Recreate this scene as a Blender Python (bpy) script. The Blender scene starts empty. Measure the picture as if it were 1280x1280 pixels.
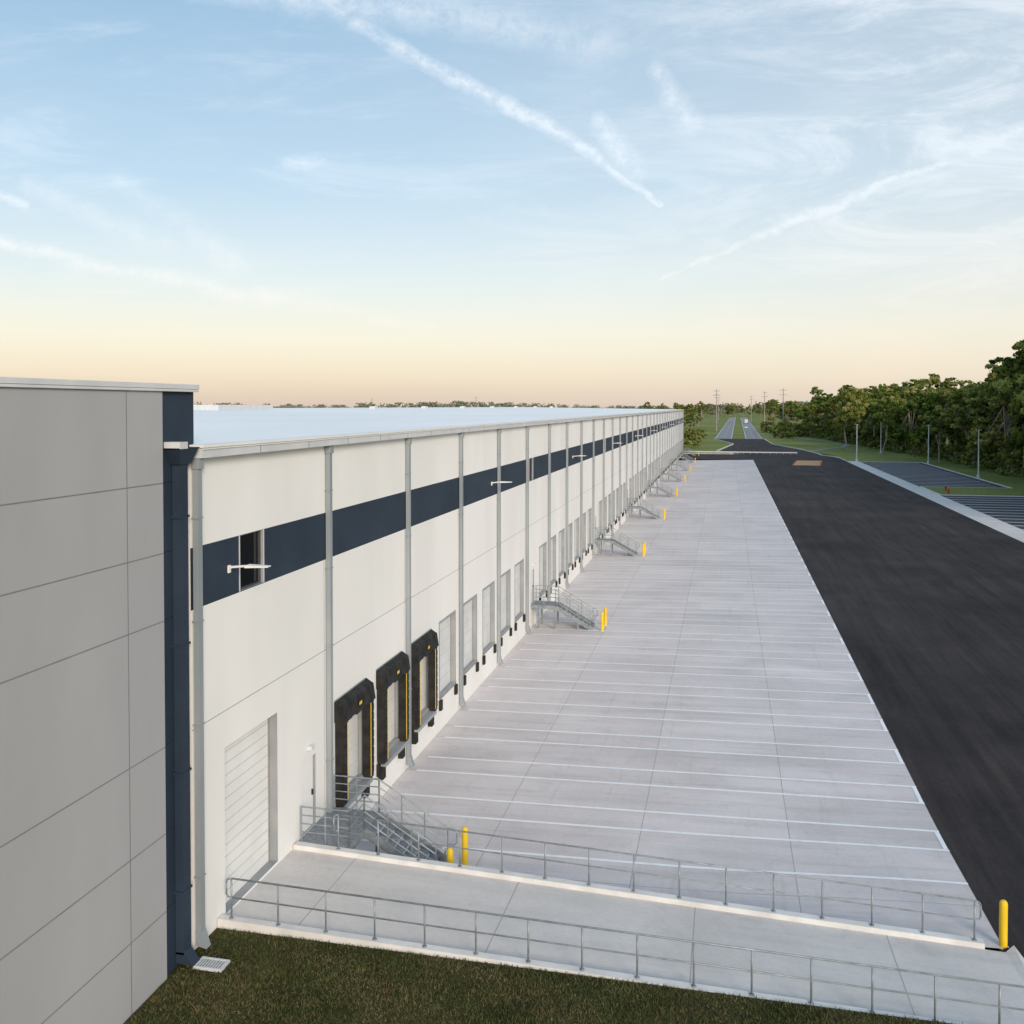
import bpy, math, random
import numpy as np
from math import radians, sin, cos, pi
random.seed(7); np.random.seed(7)
scene=bpy.context.scene
# ------------------------------------------------------------------ helpers
def new_mat(name):
    m=bpy.data.materials.new(name); m.use_nodes=True
    nt=m.node_tree; b=nt.nodes['Principled BSDF']; return m,nt,b
def N(nt,t,**k):
    n=nt.nodes.new(t)
    for a,v in k.items(): setattr(n,a,v)
    return n
def noise_mat(name,c1,c2,scale=1.0,rough=0.7,metal=0.0,spec=0.3,stretch=(1,1,1),bump=0.0,bscale=None,detail=4,lo=0.35,hi=0.65):
    m,nt,b=new_mat(name); L=nt.links.new
    tc=N(nt,'ShaderNodeNewGeometry'); mp=N(nt,'ShaderNodeMapping'); mp.inputs['Scale'].default_value=stretch
    L(tc.outputs['Position'],mp.inputs['Vector'])
    n=N(nt,'ShaderNodeTexNoise'); n.inputs['Scale'].default_value=scale; n.inputs['Detail'].default_value=detail
    L(mp.outputs[0],n.inputs['Vector'])
    r=N(nt,'ShaderNodeValToRGB'); r.color_ramp.elements[0].position=lo; r.color_ramp.elements[1].position=hi
    r.color_ramp.elements[0].color=(*c1,1); r.color_ramp.elements[1].color=(*c2,1)
    L(n.outputs['Fac'],r.inputs['Fac']); L(r.outputs['Color'],b.inputs['Base Color'])
    b.inputs['Roughness'].default_value=rough; b.inputs['Metallic'].default_value=metal
    b.inputs['Specular IOR Level'].default_value=spec
    if bump>0:
        n2=N(nt,'ShaderNodeTexNoise'); n2.inputs['Scale'].default_value=bscale or scale*8; n2.inputs['Detail'].default_value=3
        L(tc.outputs['Position'],n2.inputs['Vector'])
        bp=N(nt,'ShaderNodeBump'); bp.inputs['Strength'].default_value=bump; bp.inputs['Distance'].default_value=0.02
        L(n2.outputs['Fac'],bp.inputs['Height']); L(bp.outputs[0],b.inputs['Normal'])
    return m
class B:
    def __init__(s): s.v=[]; s.f=[]; s.m=[]
    def quad(s,a,b,c,d,m=0):
        i=len(s.v); s.v+= [a,b,c,d]; s.f.append((i,i+1,i+2,i+3)); s.m.append(m)
    def box(s,x0,x1,y0,y1,z0,z1,m=0):
        i=len(s.v)
        s.v+=[(x0,y0,z0),(x1,y0,z0),(x1,y1,z0),(x0,y1,z0),(x0,y0,z1),(x1,y0,z1),(x1,y1,z1),(x0,y1,z1)]
        for q in ((0,3,2,1),(4,5,6,7),(0,1,5,4),(1,2,6,5),(2,3,7,6),(3,0,4,7)):
            s.f.append(tuple(i+k for k in q)); s.m.append(m)
    def hexa(s,pts,m=0):
        i=len(s.v); s.v+=pts
        for q in ((0,3,2,1),(4,5,6,7),(0,1,5,4),(1,2,6,5),(2,3,7,6),(3,0,4,7)):
            s.f.append(tuple(i+k for k in q)); s.m.append(m)
    def tube(s,p0,p1,r0,r1=None,n=8,m=0,cap=True):
        if r1 is None: r1=r0
        p0=np.array(p0,float); p1=np.array(p1,float); d=p1-p0; d/= (np.linalg.norm(d)+1e-9)
        a=np.array((0,0,1.)) if abs(d[2])<0.9 else np.array((1.,0,0))
        u=np.cross(d,a); u/=np.linalg.norm(u); w=np.cross(d,u)
        i=len(s.v)
        for p,r in ((p0,r0),(p1,r1)):
            for k in range(n):
                t=2*pi*k/n; s.v.append(tuple(p+u*cos(t)*r+w*sin(t)*r))
        for k in range(n):
            k2=(k+1)%n; s.f.append((i+k,i+n+k,i+n+k2,i+k2)); s.m.append(m)
        if cap:
            s.f.append(tuple(i+k for k in range(n))); s.m.append(m)
            s.f.append(tuple(i+n+k for k in reversed(range(n)))); s.m.append(m)
    def path(s,pts,r,n=8,m=0):
        for a,b in zip(pts[:-1],pts[1:]): s.tube(a,b,r,n=n,m=m)
    def beam(s,p0,p1,w,h,m=0):
        p0=np.array(p0,float); p1=np.array(p1,float); d=p1-p0; d/=np.linalg.norm(d)
        sd=np.cross(d,(0,0,1.)); sd/=np.linalg.norm(sd); up=np.cross(sd,d)
        P=[]
        for p in (p0,p1):
            for a,b in ((-1,-1),(1,-1),(1,1),(-1,1)): P.append(tuple(p+sd*a*w/2+up*b*h/2))
        s.hexa(P,m)
    def build(s,name,mats,parent=None,smooth=False,loc=None,bevel=0):
        me=bpy.data.meshes.new(name); me.from_pydata(s.v,[],s.f)
        for m in mats: me.materials.append(m)
        me.polygons.foreach_set('material_index',s.m)
        if smooth: me.polygons.foreach_set('use_smooth',[True]*len(s.f))
        me.update()
        ob=bpy.data.objects.new(name,me); scene.collection.objects.link(ob)
        if parent: ob.parent=parent
        if loc: ob.location=loc
        if bevel:
            bv=ob.modifiers.new('bevel','BEVEL'); bv.width=bevel; bv.segments=2; bv.limit_method='ANGLE'
        return ob
def empty(name):
    e=bpy.data.objects.new(name,None); scene.collection.objects.link(e); return e
def link_copy(ob,name,loc,rot=0,sc=1,parent=None):
    o=bpy.data.objects.new(name,ob.data); o.location=loc; o.rotation_euler=(0,0,rot)
    o.scale=(sc,sc,sc) if not isinstance(sc,tuple) else sc
    scene.collection.objects.link(o)
    if parent: o.parent=parent
    return o
def sm(t): t=max(0,min(1,t)); return t*t*(3-2*t)

# ------------------------------------------------------------------ constants
WX=-12.5; S=7.85; DS0=28.64; YEND=DS0+S*33; FLOOR=1.55
def hc(x,y):
    base=0.4*max(0,min(1,(x-WX)/19.5))
    r=0.4*sm((36-y)/12)*sm((x+2)/9)
    return base+r

# ------------------------------------------------------------------ materials
M_white=noise_mat('white_tilt_wall',(0.765,0.755,0.725),(0.83,0.82,0.79),0.35,0.75,stretch=(1,1,0.35),bump=0.12,bscale=9)
M_navy=noise_mat('navy_paint',(0.018,0.030,0.050),(0.026,0.042,0.066),0.5,0.6,bump=0.1,bscale=9)
M_gray=noise_mat('gray_paint',(0.355,0.36,0.37),(0.405,0.41,0.42),0.3,0.75,stretch=(1,1,0.4),bump=0.15,bscale=9)
M_joint=noise_mat('joint_gray',(0.25,0.25,0.25),(0.3,0.3,0.3),2)
M_rib=noise_mat('door_rib',(0.50,0.51,0.51),(0.55,0.56,0.56),2)
M_jointd=noise_mat('joint_dark',(0.17,0.17,0.175),(0.21,0.21,0.21),2)
M_jointn=noise_mat('joint_navy',(0.010,0.016,0.028),(0.014,0.022,0.035),2)
M_trim=noise_mat('metal_trim',(0.56,0.58,0.59),(0.64,0.65,0.66),1.2,0.45,spec=0.4,stretch=(1,1,.4))
M_down=noise_mat('downspout_metal',(0.24,0.275,0.295),(0.31,0.34,0.36),1.0,0.45,spec=0.4,stretch=(1,1,.3))
M_roof=noise_mat('white_roof_membrane',(0.76,0.79,0.83),(0.87,0.88,0.90),0.12,0.28,spec=0.5,stretch=(1,0.3,1))
M_glass,nt,b=new_mat('window_glass'); b.inputs['Base Color'].default_value=(0.008,0.01,0.012,1); b.inputs['Roughness'].default_value=0.08
M_black=noise_mat('black_rubber',(0.012,0.012,0.012),(0.028,0.027,0.026),3,0.75,bump=0.5,bscale=5)
M_yellow=noise_mat('yellow_paint',(0.72,0.46,0.015),(0.80,0.54,0.03),2,0.45)
M_door=noise_mat('door_panel',(0.60,0.61,0.60),(0.68,0.69,0.68),0.8,0.5)
M_doorw=noise_mat('overhead_door_white',(0.74,0.74,0.72),(0.80,0.80,0.78),0.8,0.5)
M_jamb=noise_mat('jamb_gray',(0.26,0.275,0.285),(0.32,0.335,0.345),1,0.6)
M_frame=noise_mat('window_frame_dark',(0.05,0.055,0.06),(0.08,0.085,0.09),1,0.5)
M_galv=noise_mat('galvanized_steel',(0.20,0.23,0.25),(0.31,0.34,0.36),4,0.45,metal=0.3,spec=0.5)
M_grate=noise_mat('steel_grating',(0.20,0.22,0.24),(0.30,0.32,0.34),9,0.6,metal=0.3)
M_curb=noise_mat('curb_concrete',(0.60,0.59,0.57),(0.72,0.71,0.69),1.5,0.85,bump=0.2,bscale=20)
M_paint=noise_mat('white_road_paint',(0.78,0.78,0.78),(0.90,0.90,0.90),3,0.7,lo=0.25,hi=0.55)
M_orange=noise_mat('orange_paint',(0.42,0.17,0.04),(0.55,0.23,0.05),1,0.8)
M_wood=noise_mat('pole_wood',(0.26,0.24,0.22),(0.34,0.31,0.28),1,0.8)
M_red=noise_mat('red_paint',(0.45,0.03,0.02),(0.5,0.05,0.03),2,0.5)

def concrete_mat(name,c1,c2,jx,jy,ox,oy,w=0.012,joint=(0.38,0.355,0.34),marks=True):
    m,nt,b=new_mat(name); L=nt.links.new
    g=N(nt,'ShaderNodeNewGeometry'); sp=N(nt,'ShaderNodeSeparateXYZ'); L(g.outputs['Position'],sp.inputs[0])
    def noi(scale,st,detail=4,rough=0.55,dist=.6,off=(0,0,0),rot=0):
        mp=N(nt,'ShaderNodeMapping'); mp.inputs['Scale'].default_value=st; mp.inputs['Location'].default_value=off; mp.inputs['Rotation'].default_value=(0,0,rot); L(g.outputs['Position'],mp.inputs[0])
        n=N(nt,'ShaderNodeTexNoise'); n.inputs['Scale'].default_value=scale; n.inputs['Detail'].default_value=detail; n.inputs['Roughness'].default_value=rough
        n.inputs['Distortion'].default_value=dist
        L(mp.outputs[0],n.inputs['Vector']); return n.outputs['Fac']
    def mr(x,a,b_,c,d):
        r=N(nt,'ShaderNodeMapRange'); r.inputs[1].default_value=a; r.inputs[2].default_value=b_; r.inputs[3].default_value=c; r.inputs[4].default_value=d; L(x,r.inputs[0]); return r.outputs[0]
    def mth(op,a,b_=None):
        n=N(nt,'ShaderNodeMath',operation=op)
        for i,v in enumerate((a,b_)):
            if v is None: continue
            if isinstance(v,(int,float)): n.inputs[i].default_value=v
            else: L(v,n.inputs[i])
        return n.outputs[0]
    r=N(nt,'ShaderNodeValToRGB'); r.color_ramp.elements[0].position=0.3; r.color_ramp.elements[1].position=0.7
    r.color_ramp.elements[0].color=(*c1,1); r.color_ramp.elements[1].color=(*c2,1)
    L(noi(0.22,(1,1.0,1),3),r.inputs['Fac'])
    streak=mr(noi(0.9,(0.11,1.3,1),6,0.68,.3,rot=.12),0.45,0.72,1.0,0.84)
    fine=mr(noi(7,(1,1,1),3,0.7),0.3,0.7,0.94,1.04)
    blot=mr(noi(1.1,(1,1,1),5,0.7),0.55,0.78,1.0,0.84)
    tot=mth('MULTIPLY',streak,mth('MULTIPLY',fine,blot))
    if marks:
        tot=mth('MULTIPLY',tot,mr(noi(1.2,(0.16,2.2,1),4,.6,.2,(3,9,0),-.28),.58,.72,1,.86))
        tot=mth('MULTIPLY',tot,mr(noi(1.2,(2.4,0.10,1),4,.6,.2,(8,2,0),.06),.60,.74,1,.89))
    fx=mth('FLOOR',mth('DIVIDE',mth('SUBTRACT',sp.outputs[0],ox),jx)); fy=mth('FLOOR',mth('DIVIDE',mth('SUBTRACT',sp.outputs[1],oy),jy))
    cb=N(nt,'ShaderNodeCombineXYZ'); L(fx,cb.inputs[0]); L(fy,cb.inputs[1])
    wn=N(nt,'ShaderNodeTexWhiteNoise'); L(cb.outputs[0],wn.inputs['Vector'])
    tot=mth('MULTIPLY',tot,mr(wn.outputs['Value'],0,1,0.94,1.03))
    mul=N(nt,'ShaderNodeMix',data_type='RGBA',blend_type='MULTIPLY'); mul.inputs[0].default_value=1
    L(r.outputs['Color'],mul.inputs[6]); cc=N(nt,'ShaderNodeCombineColor'); 
    for i in range(3): L(tot,cc.inputs[i])
    L(cc.outputs[0],mul.inputs[7])
    def line(c,o,per):
        t=mth('ABSOLUTE',mth('SUBTRACT',mth('FRACT',mth('DIVIDE',mth('SUBTRACT',c,o-per/2),per)),0.5))
        return mth('LESS_THAN',t,w/per)
    ln=mth('MAXIMUM',line(sp.outputs[0],ox,jx),line(sp.outputs[1],oy,jy))
    mx=N(nt,'ShaderNodeMix',data_type='RGBA'); L(ln,mx.inputs[0]); L(mul.outputs[2],mx.inputs[6]); mx.inputs[7].default_value=(*joint,1)
    L(mx.outputs[2],b.inputs['Base Color']); b.inputs['Roughness'].default_value=0.75; b.inputs['Specular IOR Level'].default_value=0.3
    return m
M_court=concrete_mat('court_concrete',(0.62,0.565,0.55),(0.74,0.68,0.66),4.87,S/2,WX,DS0,0.015)
M_ramp=concrete_mat('ramp_concrete',(0.61,0.57,0.535),(0.71,0.67,0.63),4.87,40,WX+2,0,0.015,marks=False)

def asphalt_mat(name,c1,c2):
    m,nt,b=new_mat(name); L=nt.links.new
    g=N(nt,'ShaderNodeNewGeometry')
    def noi(scale,st,detail=4,rot=0):
        mp=N(nt,'ShaderNodeMapping'); mp.inputs['Scale'].default_value=st; mp.inputs['Rotation'].default_value=(0,0,rot); L(g.outputs['Position'],mp.inputs[0])
        n=N(nt,'ShaderNodeTexNoise'); n.inputs['Scale'].default_value=scale; n.inputs['Detail'].default_value=detail; n.inputs['Distortion'].default_value=0.3; n.inputs['Roughness'].default_value=.65
        L(mp.outputs[0],n.inputs['Vector']); return n.outputs['Fac']
    mx=N(nt,'ShaderNodeMath',operation='MULTIPLY'); L(noi(1.3,(1,0.05,1),5,.05),mx.inputs[0]); L(noi(0.12,(1,0.8,1),6,.5),mx.inputs[1])
    ad=N(nt,'ShaderNodeMath',operation='ADD'); L(mx.outputs[0],ad.inputs[0])
    f=N(nt,'ShaderNodeMath',operation='MULTIPLY'); L(noi(9,(1,1,1),3),f.inputs[0]); f.inputs[1].default_value=0.22; L(f.outputs[0],ad.inputs[1])
    r=N(nt,'ShaderNodeValToRGB'); r.color_ramp.elements[0].position=0.22; r.color_ramp.elements[1].position=0.54
    r.color_ramp.elements[0].color=(*c1,1); r.color_ramp.elements[1].color=(*c2,1)
    L(ad.outputs[0],r.inputs['Fac']); L(r.outputs['Color'],b.inputs['Base Color'])
    b.inputs['Roughness'].default_value=0.85; b.inputs['Specular IOR Level'].default_value=0.15
    return m
M_asph=asphalt_mat('asphalt',(0.016,0.014,0.016),(0.064,0.053,0.050))
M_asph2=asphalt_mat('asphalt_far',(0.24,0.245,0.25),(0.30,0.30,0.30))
M_asph3=asphalt_mat('asphalt_stalls',(0.05,0.052,0.06),(0.085,0.087,0.095))

def grass_mat(name,cols,s1=0.06,s2=2.5):
    m,nt,b=new_mat(name); L=nt.links.new
    g=N(nt,'ShaderNodeNewGeometry')
    n1=N(nt,'ShaderNodeTexNoise'); n1.inputs['Scale'].default_value=s1; n1.inputs['Detail'].default_value=6; L(g.outputs['Position'],n1.inputs['Vector'])
    n2=N(nt,'ShaderNodeTexNoise'); n2.inputs['Scale'].default_value=s2; n2.inputs['Detail'].default_value=4; L(g.outputs['Position'],n2.inputs['Vector'])
    ad=N(nt,'ShaderNodeMath',operation='ADD'); L(n1.outputs['Fac'],ad.inputs[0]); L(n2.outputs['Fac'],ad.inputs[1])
    r=N(nt,'ShaderNodeValToRGB'); cr=r.color_ramp; cr.elements[0].position=0.0; cr.elements[1].position=1.0
    dv=N(nt,'ShaderNodeMapRange'); dv.inputs[1].default_value=0.7; dv.inputs[2].default_value=1.3; L(ad.outputs[0],dv.inputs[0])
    cr.elements[0].color=(*cols[0],1); cr.elements[1].color=(*cols[2],1); e=cr.elements.new(0.5); e.color=(*cols[1],1)
    L(dv.outputs[0],r.inputs['Fac']); L(r.outputs['Color'],b.inputs['Base Color']); b.inputs['Roughness'].default_value=0.9; b.inputs['Specular IOR Level'].default_value=0.1
    return m
M_grass=grass_mat('grass_ground',[(0.10,0.14,0.03),(0.18,0.205,0.05),(0.30,0.28,0.11)],0.03,2.0)
M_lawn=grass_mat('lawn_soil',[(0.028,0.027,0.010),(0.056,0.052,0.018),(0.10,0.072,0.036)],0.5,7)

# ------------------------------------------------------------------ ground
bx=[-6000,-1500,-300,-12.9,-12.7,6.7,6.9,50,300,1500,6000]
by=[-800,-50,21.74,21.85,262,264,420,1000,2500,7000]
def hg(x,y):
    if y<=21.80: return 1.42 if x<6.8 else 0.55
    if -12.8<x<6.8 and y<263: return -0.4
    return 0.3
g=B()
for i in range(len(bx)-1):
    for j in range(len(by)-1):
        a,b_,c,d=bx[i],bx[i+1],by[j],by[j+1]
        g.quad((a,c,hg(a,c)),(b_,c,hg(b_,c)),(b_,d,hg(b_,d)),(a,d,hg(a,d)),0)
g.build('ground',[M_grass])
g=B(); g.quad((-12.55,-40,1.43),(6.6,-40,1.43),(6.6,21.75,1.43),(-12.55,21.75,1.43)); g.build('lawn',[M_lawn])
def blades(name,n,x0,x1,y0,y1,z):
    P=np.random.rand(n,2)*[x1-x0,y1-y0]+[x0,y0]
    cl=np.sin(P[:,0]*2.1+np.sin(P[:,1]*1.7)*2)*np.sin(P[:,1]*2.7+1)
    h=0.04+0.05*np.random.rand(n)+0.025*cl
    a=np.random.rand(n)*2*pi; w=0.012
    lean=np.random.randn(n,2)*0.045
    v=np.zeros((n,3,3))
    v[:,0,0]=P[:,0]-np.cos(a)*w; v[:,0,1]=P[:,1]-np.sin(a)*w; v[:,0,2]=z
    v[:,1,0]=P[:,0]+np.cos(a)*w; v[:,1,1]=P[:,1]+np.sin(a)*w; v[:,1,2]=z
    v[:,2,0]=P[:,0]+lean[:,0]; v[:,2,1]=P[:,1]+lean[:,1]; v[:,2,2]=z+np.maximum(h,0.015)
    me=bpy.data.meshes.new(name); me.from_pydata(v.reshape(-1,3).tolist(),[],np.arange(3*n).reshape(-1,3).tolist())
    ms=[noise_mat('blade_green',(0.042,0.060,0.013),(0.085,0.105,0.027),1.2,0.8),noise_mat('blade_dry',(0.13,0.10,0.045),(0.19,0.15,0.07),2,0.8),noise_mat('blade_dark',(0.024,0.037,0.010),(0.045,0.057,0.016),1,0.8)]
    for m in ms: me.materials.append(m)
    dry=(np.sin(P[:,0]*.9+1.3*np.sin(P[:,1]*1.1+2))*np.cos(P[:,1]*1.6+P[:,0]*.5)+np.random.randn(n)*.5)>.45
    mi=np.where(dry,np.random.choice(3,n,p=[.25,.6,.15]),np.random.choice(3,n,p=[.6,.15,.25]))
    me.polygons.foreach_set('material_index',mi.tolist())
    ob=bpy.data.objects.new(name,me); scene.collection.objects.link(ob)
blades('grass',80000,-12.4,6.0,16.5,21.72,1.43)

# ------------------------------------------------------------------ truck court
def grid_surface(name,x0,x1,nx,y0,y1,ny,fz,mat,side=True):
    v=[];f=[]
    for j in range(ny+1):
        for i in range(nx+1):
            x=x0+(x1-x0)*i/nx; y=y0+(y1-y0)*j/ny; v.append((x,y,fz(x,y)))
    for j in range(ny):
        for i in range(nx):
            k=j*(nx+1)+i; f.append((k,k+1,k+nx+2,k+nx+1))
    me=bpy.data.meshes.new(name); me.from_pydata(v,[],f); me.materials.append(mat)
    me.polygons.foreach_set('use_smooth',[True]*len(f))
    ob=bpy.data.objects.new(name,me); scene.collection.objects.link(ob); return ob
CE=6.98; CY1=262
grid_surface('truck_court_pavement',WX,CE,30,26.34,CY1,236,hc,M_court)
grid_surface('asphalt_driveway',CE,30.3,24,-60,CY1,322,lambda x,y: hc(x,y)-0.015,M_asph)
g=B()
g.quad((-60,CY1,0.385),(30.3,CY1,0.385),(30.3,292,0.385),(-60,292,0.385))
g.quad((6,292,0.385),(30.3,292,0.385),(26,312,0.385),(-2,312,0.385))
g.quad((-2,312,0.385),(26,312,0.385),(17,370,0.37),(3,370,0.37))
g.quad((3,370,0.37),(17,370,0.37),(15.6,432,0.37),(-5,432,0.37))
g.build('access_road',[M_asph])
g=B(); xs=[WX+(CE-WX)*i/30 for i in range(31)]
def stripe_x(y,w,i0,i1,z=0.008):
    for i in range(i0,i1):
        a,b_=xs[i],xs[i+1]
        if i==0: a=WX+.45
        g.quad((a,y-w/2,hc(a,y-w/2)+z),(b_,y-w/2,hc(b_,y-w/2)+z),(b_,y+w/2,hc(b_,y+w/2)+z),(a,y+w/2,hc(a,y+w/2)+z))
yc=DS0+2.65
while yc<CY1-4:
    lo,hi=yc-1.2,yc+1.2
    if lo>27: stripe_x(lo,0.14,0,30)
    stripe_x(hi,0.14,0,30)
    x1=xs[30]-.02; x0=x1-0.14
    nlo=yc+S/2-1.2
    g.quad((x0,hi+.071,hc(x0,hi)+.008),(x1,hi+.071,hc(x1,hi)+.008),(x1,nlo-.071,hc(x1,nlo)+.008),(x0,nlo-.071,hc(x0,nlo)+.008))
    yc+=S/2
g.build('stall_markings',[M_paint])

# ramp with curbs
g=B(); RN,RF=21.98,26.1
def rz(x,t): 
    u=(x-WX)/19.5
    return (1.52-0.35*u)*(1-t)+(1.46-0.66*u)*t
nx=30
for i in range(nx):
    a=WX+19.45*i/nx; b_=WX+19.45*(i+1)/nx
    for j in range(4):
        t0,t1=j/4,(j+1)/4
        g.quad((a,RN+(RF-RN)*t0,rz(a,t0)),(b_,RN+(RF-RN)*t0,rz(b_,t0)),(b_,RN+(RF-RN)*t1,rz(b_,t1)),(a,RN+(RF-RN)*t1,rz(a,t1)))
a=WX+19.45; g.quad((a,RN,rz(a,0)),(a+.9,RN-.3,0.86),(a+.3,RF+.4,0.80),(a,RF,rz(a,1)))
g.build('ramp_pavement',[M_ramp])
def curb(name,y0,y1,t,x1,dz=0.14):
    g=B(); n=16
    for i in range(n):
        a=WX+0.02+(x1-WX)*i/n; b_=WX+0.02+(x1-WX)*(i+1)/n
        za,zb=rz(a,t)+dz,rz(b_,t)+dz
        g.quad((a,y0,za),(b_,y0,zb),(b_,y1,zb),(a,y1,za))
        g.quad((a,y0,-.4),(b_,y0,-.4),(b_,y0,zb),(a,y0,za)); g.quad((a,y1,-.4),(a,y1,za),(b_,y1,zb),(b_,y1,-.4))
    b_=WX+0.02+(x1-WX); g.quad((b_,y0,-.4),(b_,y1,-.4),(b_,y1,rz(b_,t)+dz),(b_,y0,rz(b_,t)+dz))
    return g.build(name,[M_curb])
curb('ramp_curb',21.76,21.98,0,7.2); curb('ramp_curb',26.10,26.34,1,6.45)

def railing(name,y,t,x0,x1,sp,dz=0.14,h=1.02):
    g=B(); zf=lambda x: rz(x,t)+dz
    n=int(round((x1-x0)/sp))
    for i in range(n+1):
        x=x0+(x1-x0)*i/n; g.tube((x,y,zf(x)-.02),(x,y,zf(x)+h),0.024,n=8)
        g.tube((x,y,zf(x)),(x,y,zf(x)+0.015),0.06,n=8)
    for k,r in ((1.0,0.024),(0.52,0.02)):
        g.tube((x0,y,zf(x0)+h*k),(x1,y,zf(x1)+h*k),r)
    for x,s in ((x0,-1),(x1,1)):
        top=zf(x)+h; mid=zf(x)+h*.52; pts=[(x,y,top),(x+s*.10,y,top-.03),(x+s*.14,y,top-.10),(x+s*.14,y,mid+.08),(x+s*.10,y,mid+.02),(x,y,mid)]
        g.path(pts,0.022)
    return g.build(name,[M_galv],smooth=True)
railing('pipe_railing',21.87,0,WX+.35,7.0,1.24)
railing('pipe_railing',26.22,1,-11.1,6.25,1.24)

# ------------------------------------------------------------------ building
bld=empty('warehouse_building')
ops=[]
ops.append((22.2,25.15,FLOOR,5.85,'drive'))
ops.append((26.75,27.75,FLOOR,3.75,'man'))
docks=[]; stair_y=[]
nb=33
for k in range(nb):
    y=DS0+S*k
    if k>0 and k%4==0:
        ops.append((y+1.7,y+2.7,FLOOR,3.75,'man')); stair_y.append(y+1.55)
        docks.append(y+5.8)
    else:
        docks+= [y+1.95,y+5.8]
for c in docks: ops.append((c-1.25,c+1.25,FLOOR,4.85,'dock'))
wins=[(23.05,24.35)]+[(DS0+S*k+1.0,DS0+S*k+2.3) for k in (4,9,14,19,24,29)]
for a,b_ in wins: ops.append((a,b_,9.72,11.2,'win'))
ops.sort()
Y0=20.66; ZT=13.4
ybr=sorted(set([Y0,YEND]+[o[0] for o in ops]+[o[1] for o in ops])); zbr=[-0.4,FLOOR,3.75,4.85,5.85,9.7,9.72,11.2,ZT]
w=B()
def inside(y,z):
    for o in ops:
        if o[0]<y<o[1] and o[2]<z<o[3]: return o
for i in range(len(ybr)-1):
    for j in range(len(zbr)-1):
        ym=(ybr[i]+ybr[i+1])/2; zm=(zbr[j]+zbr[j+1])/2
        if inside(ym,zm): continue
        m=1 if 9.7<zm<11.2 else 0
        w.quad((WX,ybr[i],zbr[j]),(WX,ybr[i+1],zbr[j]),(WX,ybr[i+1],zbr[j+1]),(WX,ybr[i],zbr[j+1]),m)
for y0,y1,z0,z1,t in ops:
    d={'dock':.22,'man':.12,'win':.14,'drive':.28}[t]; X=WX-d; m={'dock':2,'man':2,'win':2,'drive':2}[t]
    w.quad((X,y0,z0),(WX,y0,z0),(WX,y0,z1),(X,y0,z1),m); w.quad((WX,y1,z0),(X,y1,z0),(X,y1,z1),(WX,y1,z1),m)
    w.quad((X,y0,z1),(WX,y0,z1),(WX,y1,z1),(X,y1,z1),m); w.quad((X,y1,z0),(WX,y1,z0),(WX,y0,z0),(X,y0,z0),m)
XB=-110
w.quad((WX,Y0,-.4),(WX,Y0,ZT),(XB,Y0,ZT),(XB,Y0,-.4),0); w.quad((XB,YEND,-.4),(XB,YEND,ZT),(WX,YEND,ZT),(WX,YEND,-.4),0); w.quad((XB,Y0,-.4),(XB,Y0,ZT),(XB,YEND,ZT),(XB,YEND,-.4),0)
w.build('main_wall',[M_white,M_navy,M_jamb,M_trim],parent=bld)
j=B()
j.quad((WX+.003,Y0,6.79),(WX+.003,YEND,6.79),(WX+.003,YEND,6.81),(WX+.003,Y0,6.81),0)
for k in range(nb):
    y=DS0+S*k
    j.quad((WX+.004,y-.2,0),(WX+.004,y-.18,0),(WX+.004,y-.18,9.69),(WX+.004,y-.2,9.69),0)
j.build('wall_joints',[M_joint],parent=bld)
d=B()
for y0,y1,z0,z1,t in ops:
    if t in('dock','drive'):
        X=WX-(.22 if t=='dock' else .28)+.004; m=0 if t=='dock' else 1
        d.box(X-.05,X,y0+.005,y1-.005,z0,z1-.005,m)
        n=6 if t=='dock' else 14
        for i in range(1,n):
            z=z0+(z1-z0)*i/n; d.box(X,X+.010,y0+.06,y1-.06,z-.010,z+.010,7)
        for a,b_ in ((y0+.006,y0+.055),(y1-.055,y1-.006)): d.box(X,X+.03,a,b_,z0,z1-.06,2)
        d.box(X,X+.03,y0+.006,y1-.006,z1-.06,z1-.006,2)
    if t=='dock':
        for a,b_ in ((y0-.10,y0-.001),(y1+.001,y1+.10)): d.box(WX+.002,WX+.02,a,b_,z0,z1+.10,8)
        d.box(WX+.002,WX+.02,y0-.001,y1+.001,z1+.001,z1+.10,8)
        d.box(WX+.002,WX+.04,y0-.1,y1+.1,z0-.12,z0-.01,2)
        for a in (y0-.12,y1-.14): d.box(WX+.002,WX+.12,a,a+.26,z0-.58,z0-.13,4)
    if t=='man':
        X=WX-.12; d.box(X,X+.05,y0+.05,y1-.05,z0,z1-.05,1); d.box(X+.05,X+.11,y1-.17,y1-.13,z0+.95,z0+1.12,4)
        d.box(WX+.003,WX+.15,(y0+y1)/2-.12,(y0+y1)/2+.12,z1+.3,z1+.42,3)
    if t=='win':
        X=WX-.14; d.box(X,X+.01,y0,y1,z0,z1,5)
        for a,b_ in ((y0,y0+.05),(y1-.05,y1)): d.box(X+.011,X+.07,a+.002,b_-.002,z0,z1,6)
        for a,b_ in ((z0,z0+.05),(z1-.05,z1)): d.box(X+.012,X+.068,y0+.05,y1-.05,a+.002,b_-.002,6)
        for a,b_ in ((y0-.05,y0-.001),(y1+.001,y1+.05)): d.box(WX+.002,WX+.012,a,b_,z0,z1+.03,3)
d.build('doors_and_windows',[M_door,M_doorw,M_joint,M_trim,M_black,M_glass,M_frame,M_rib,M_down],parent=bld)
r=B()
r.box(WX+.002,WX+.30,Y0+.05,YEND,13.36,13.60,0); r.box(WX+.0,WX+.36,Y0,YEND+.1,13.61,13.68,1)
r.box(WX+.302,WX+.33,Y0+.05,YEND,13.56,13.605,1)
y=Y0+3
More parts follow.
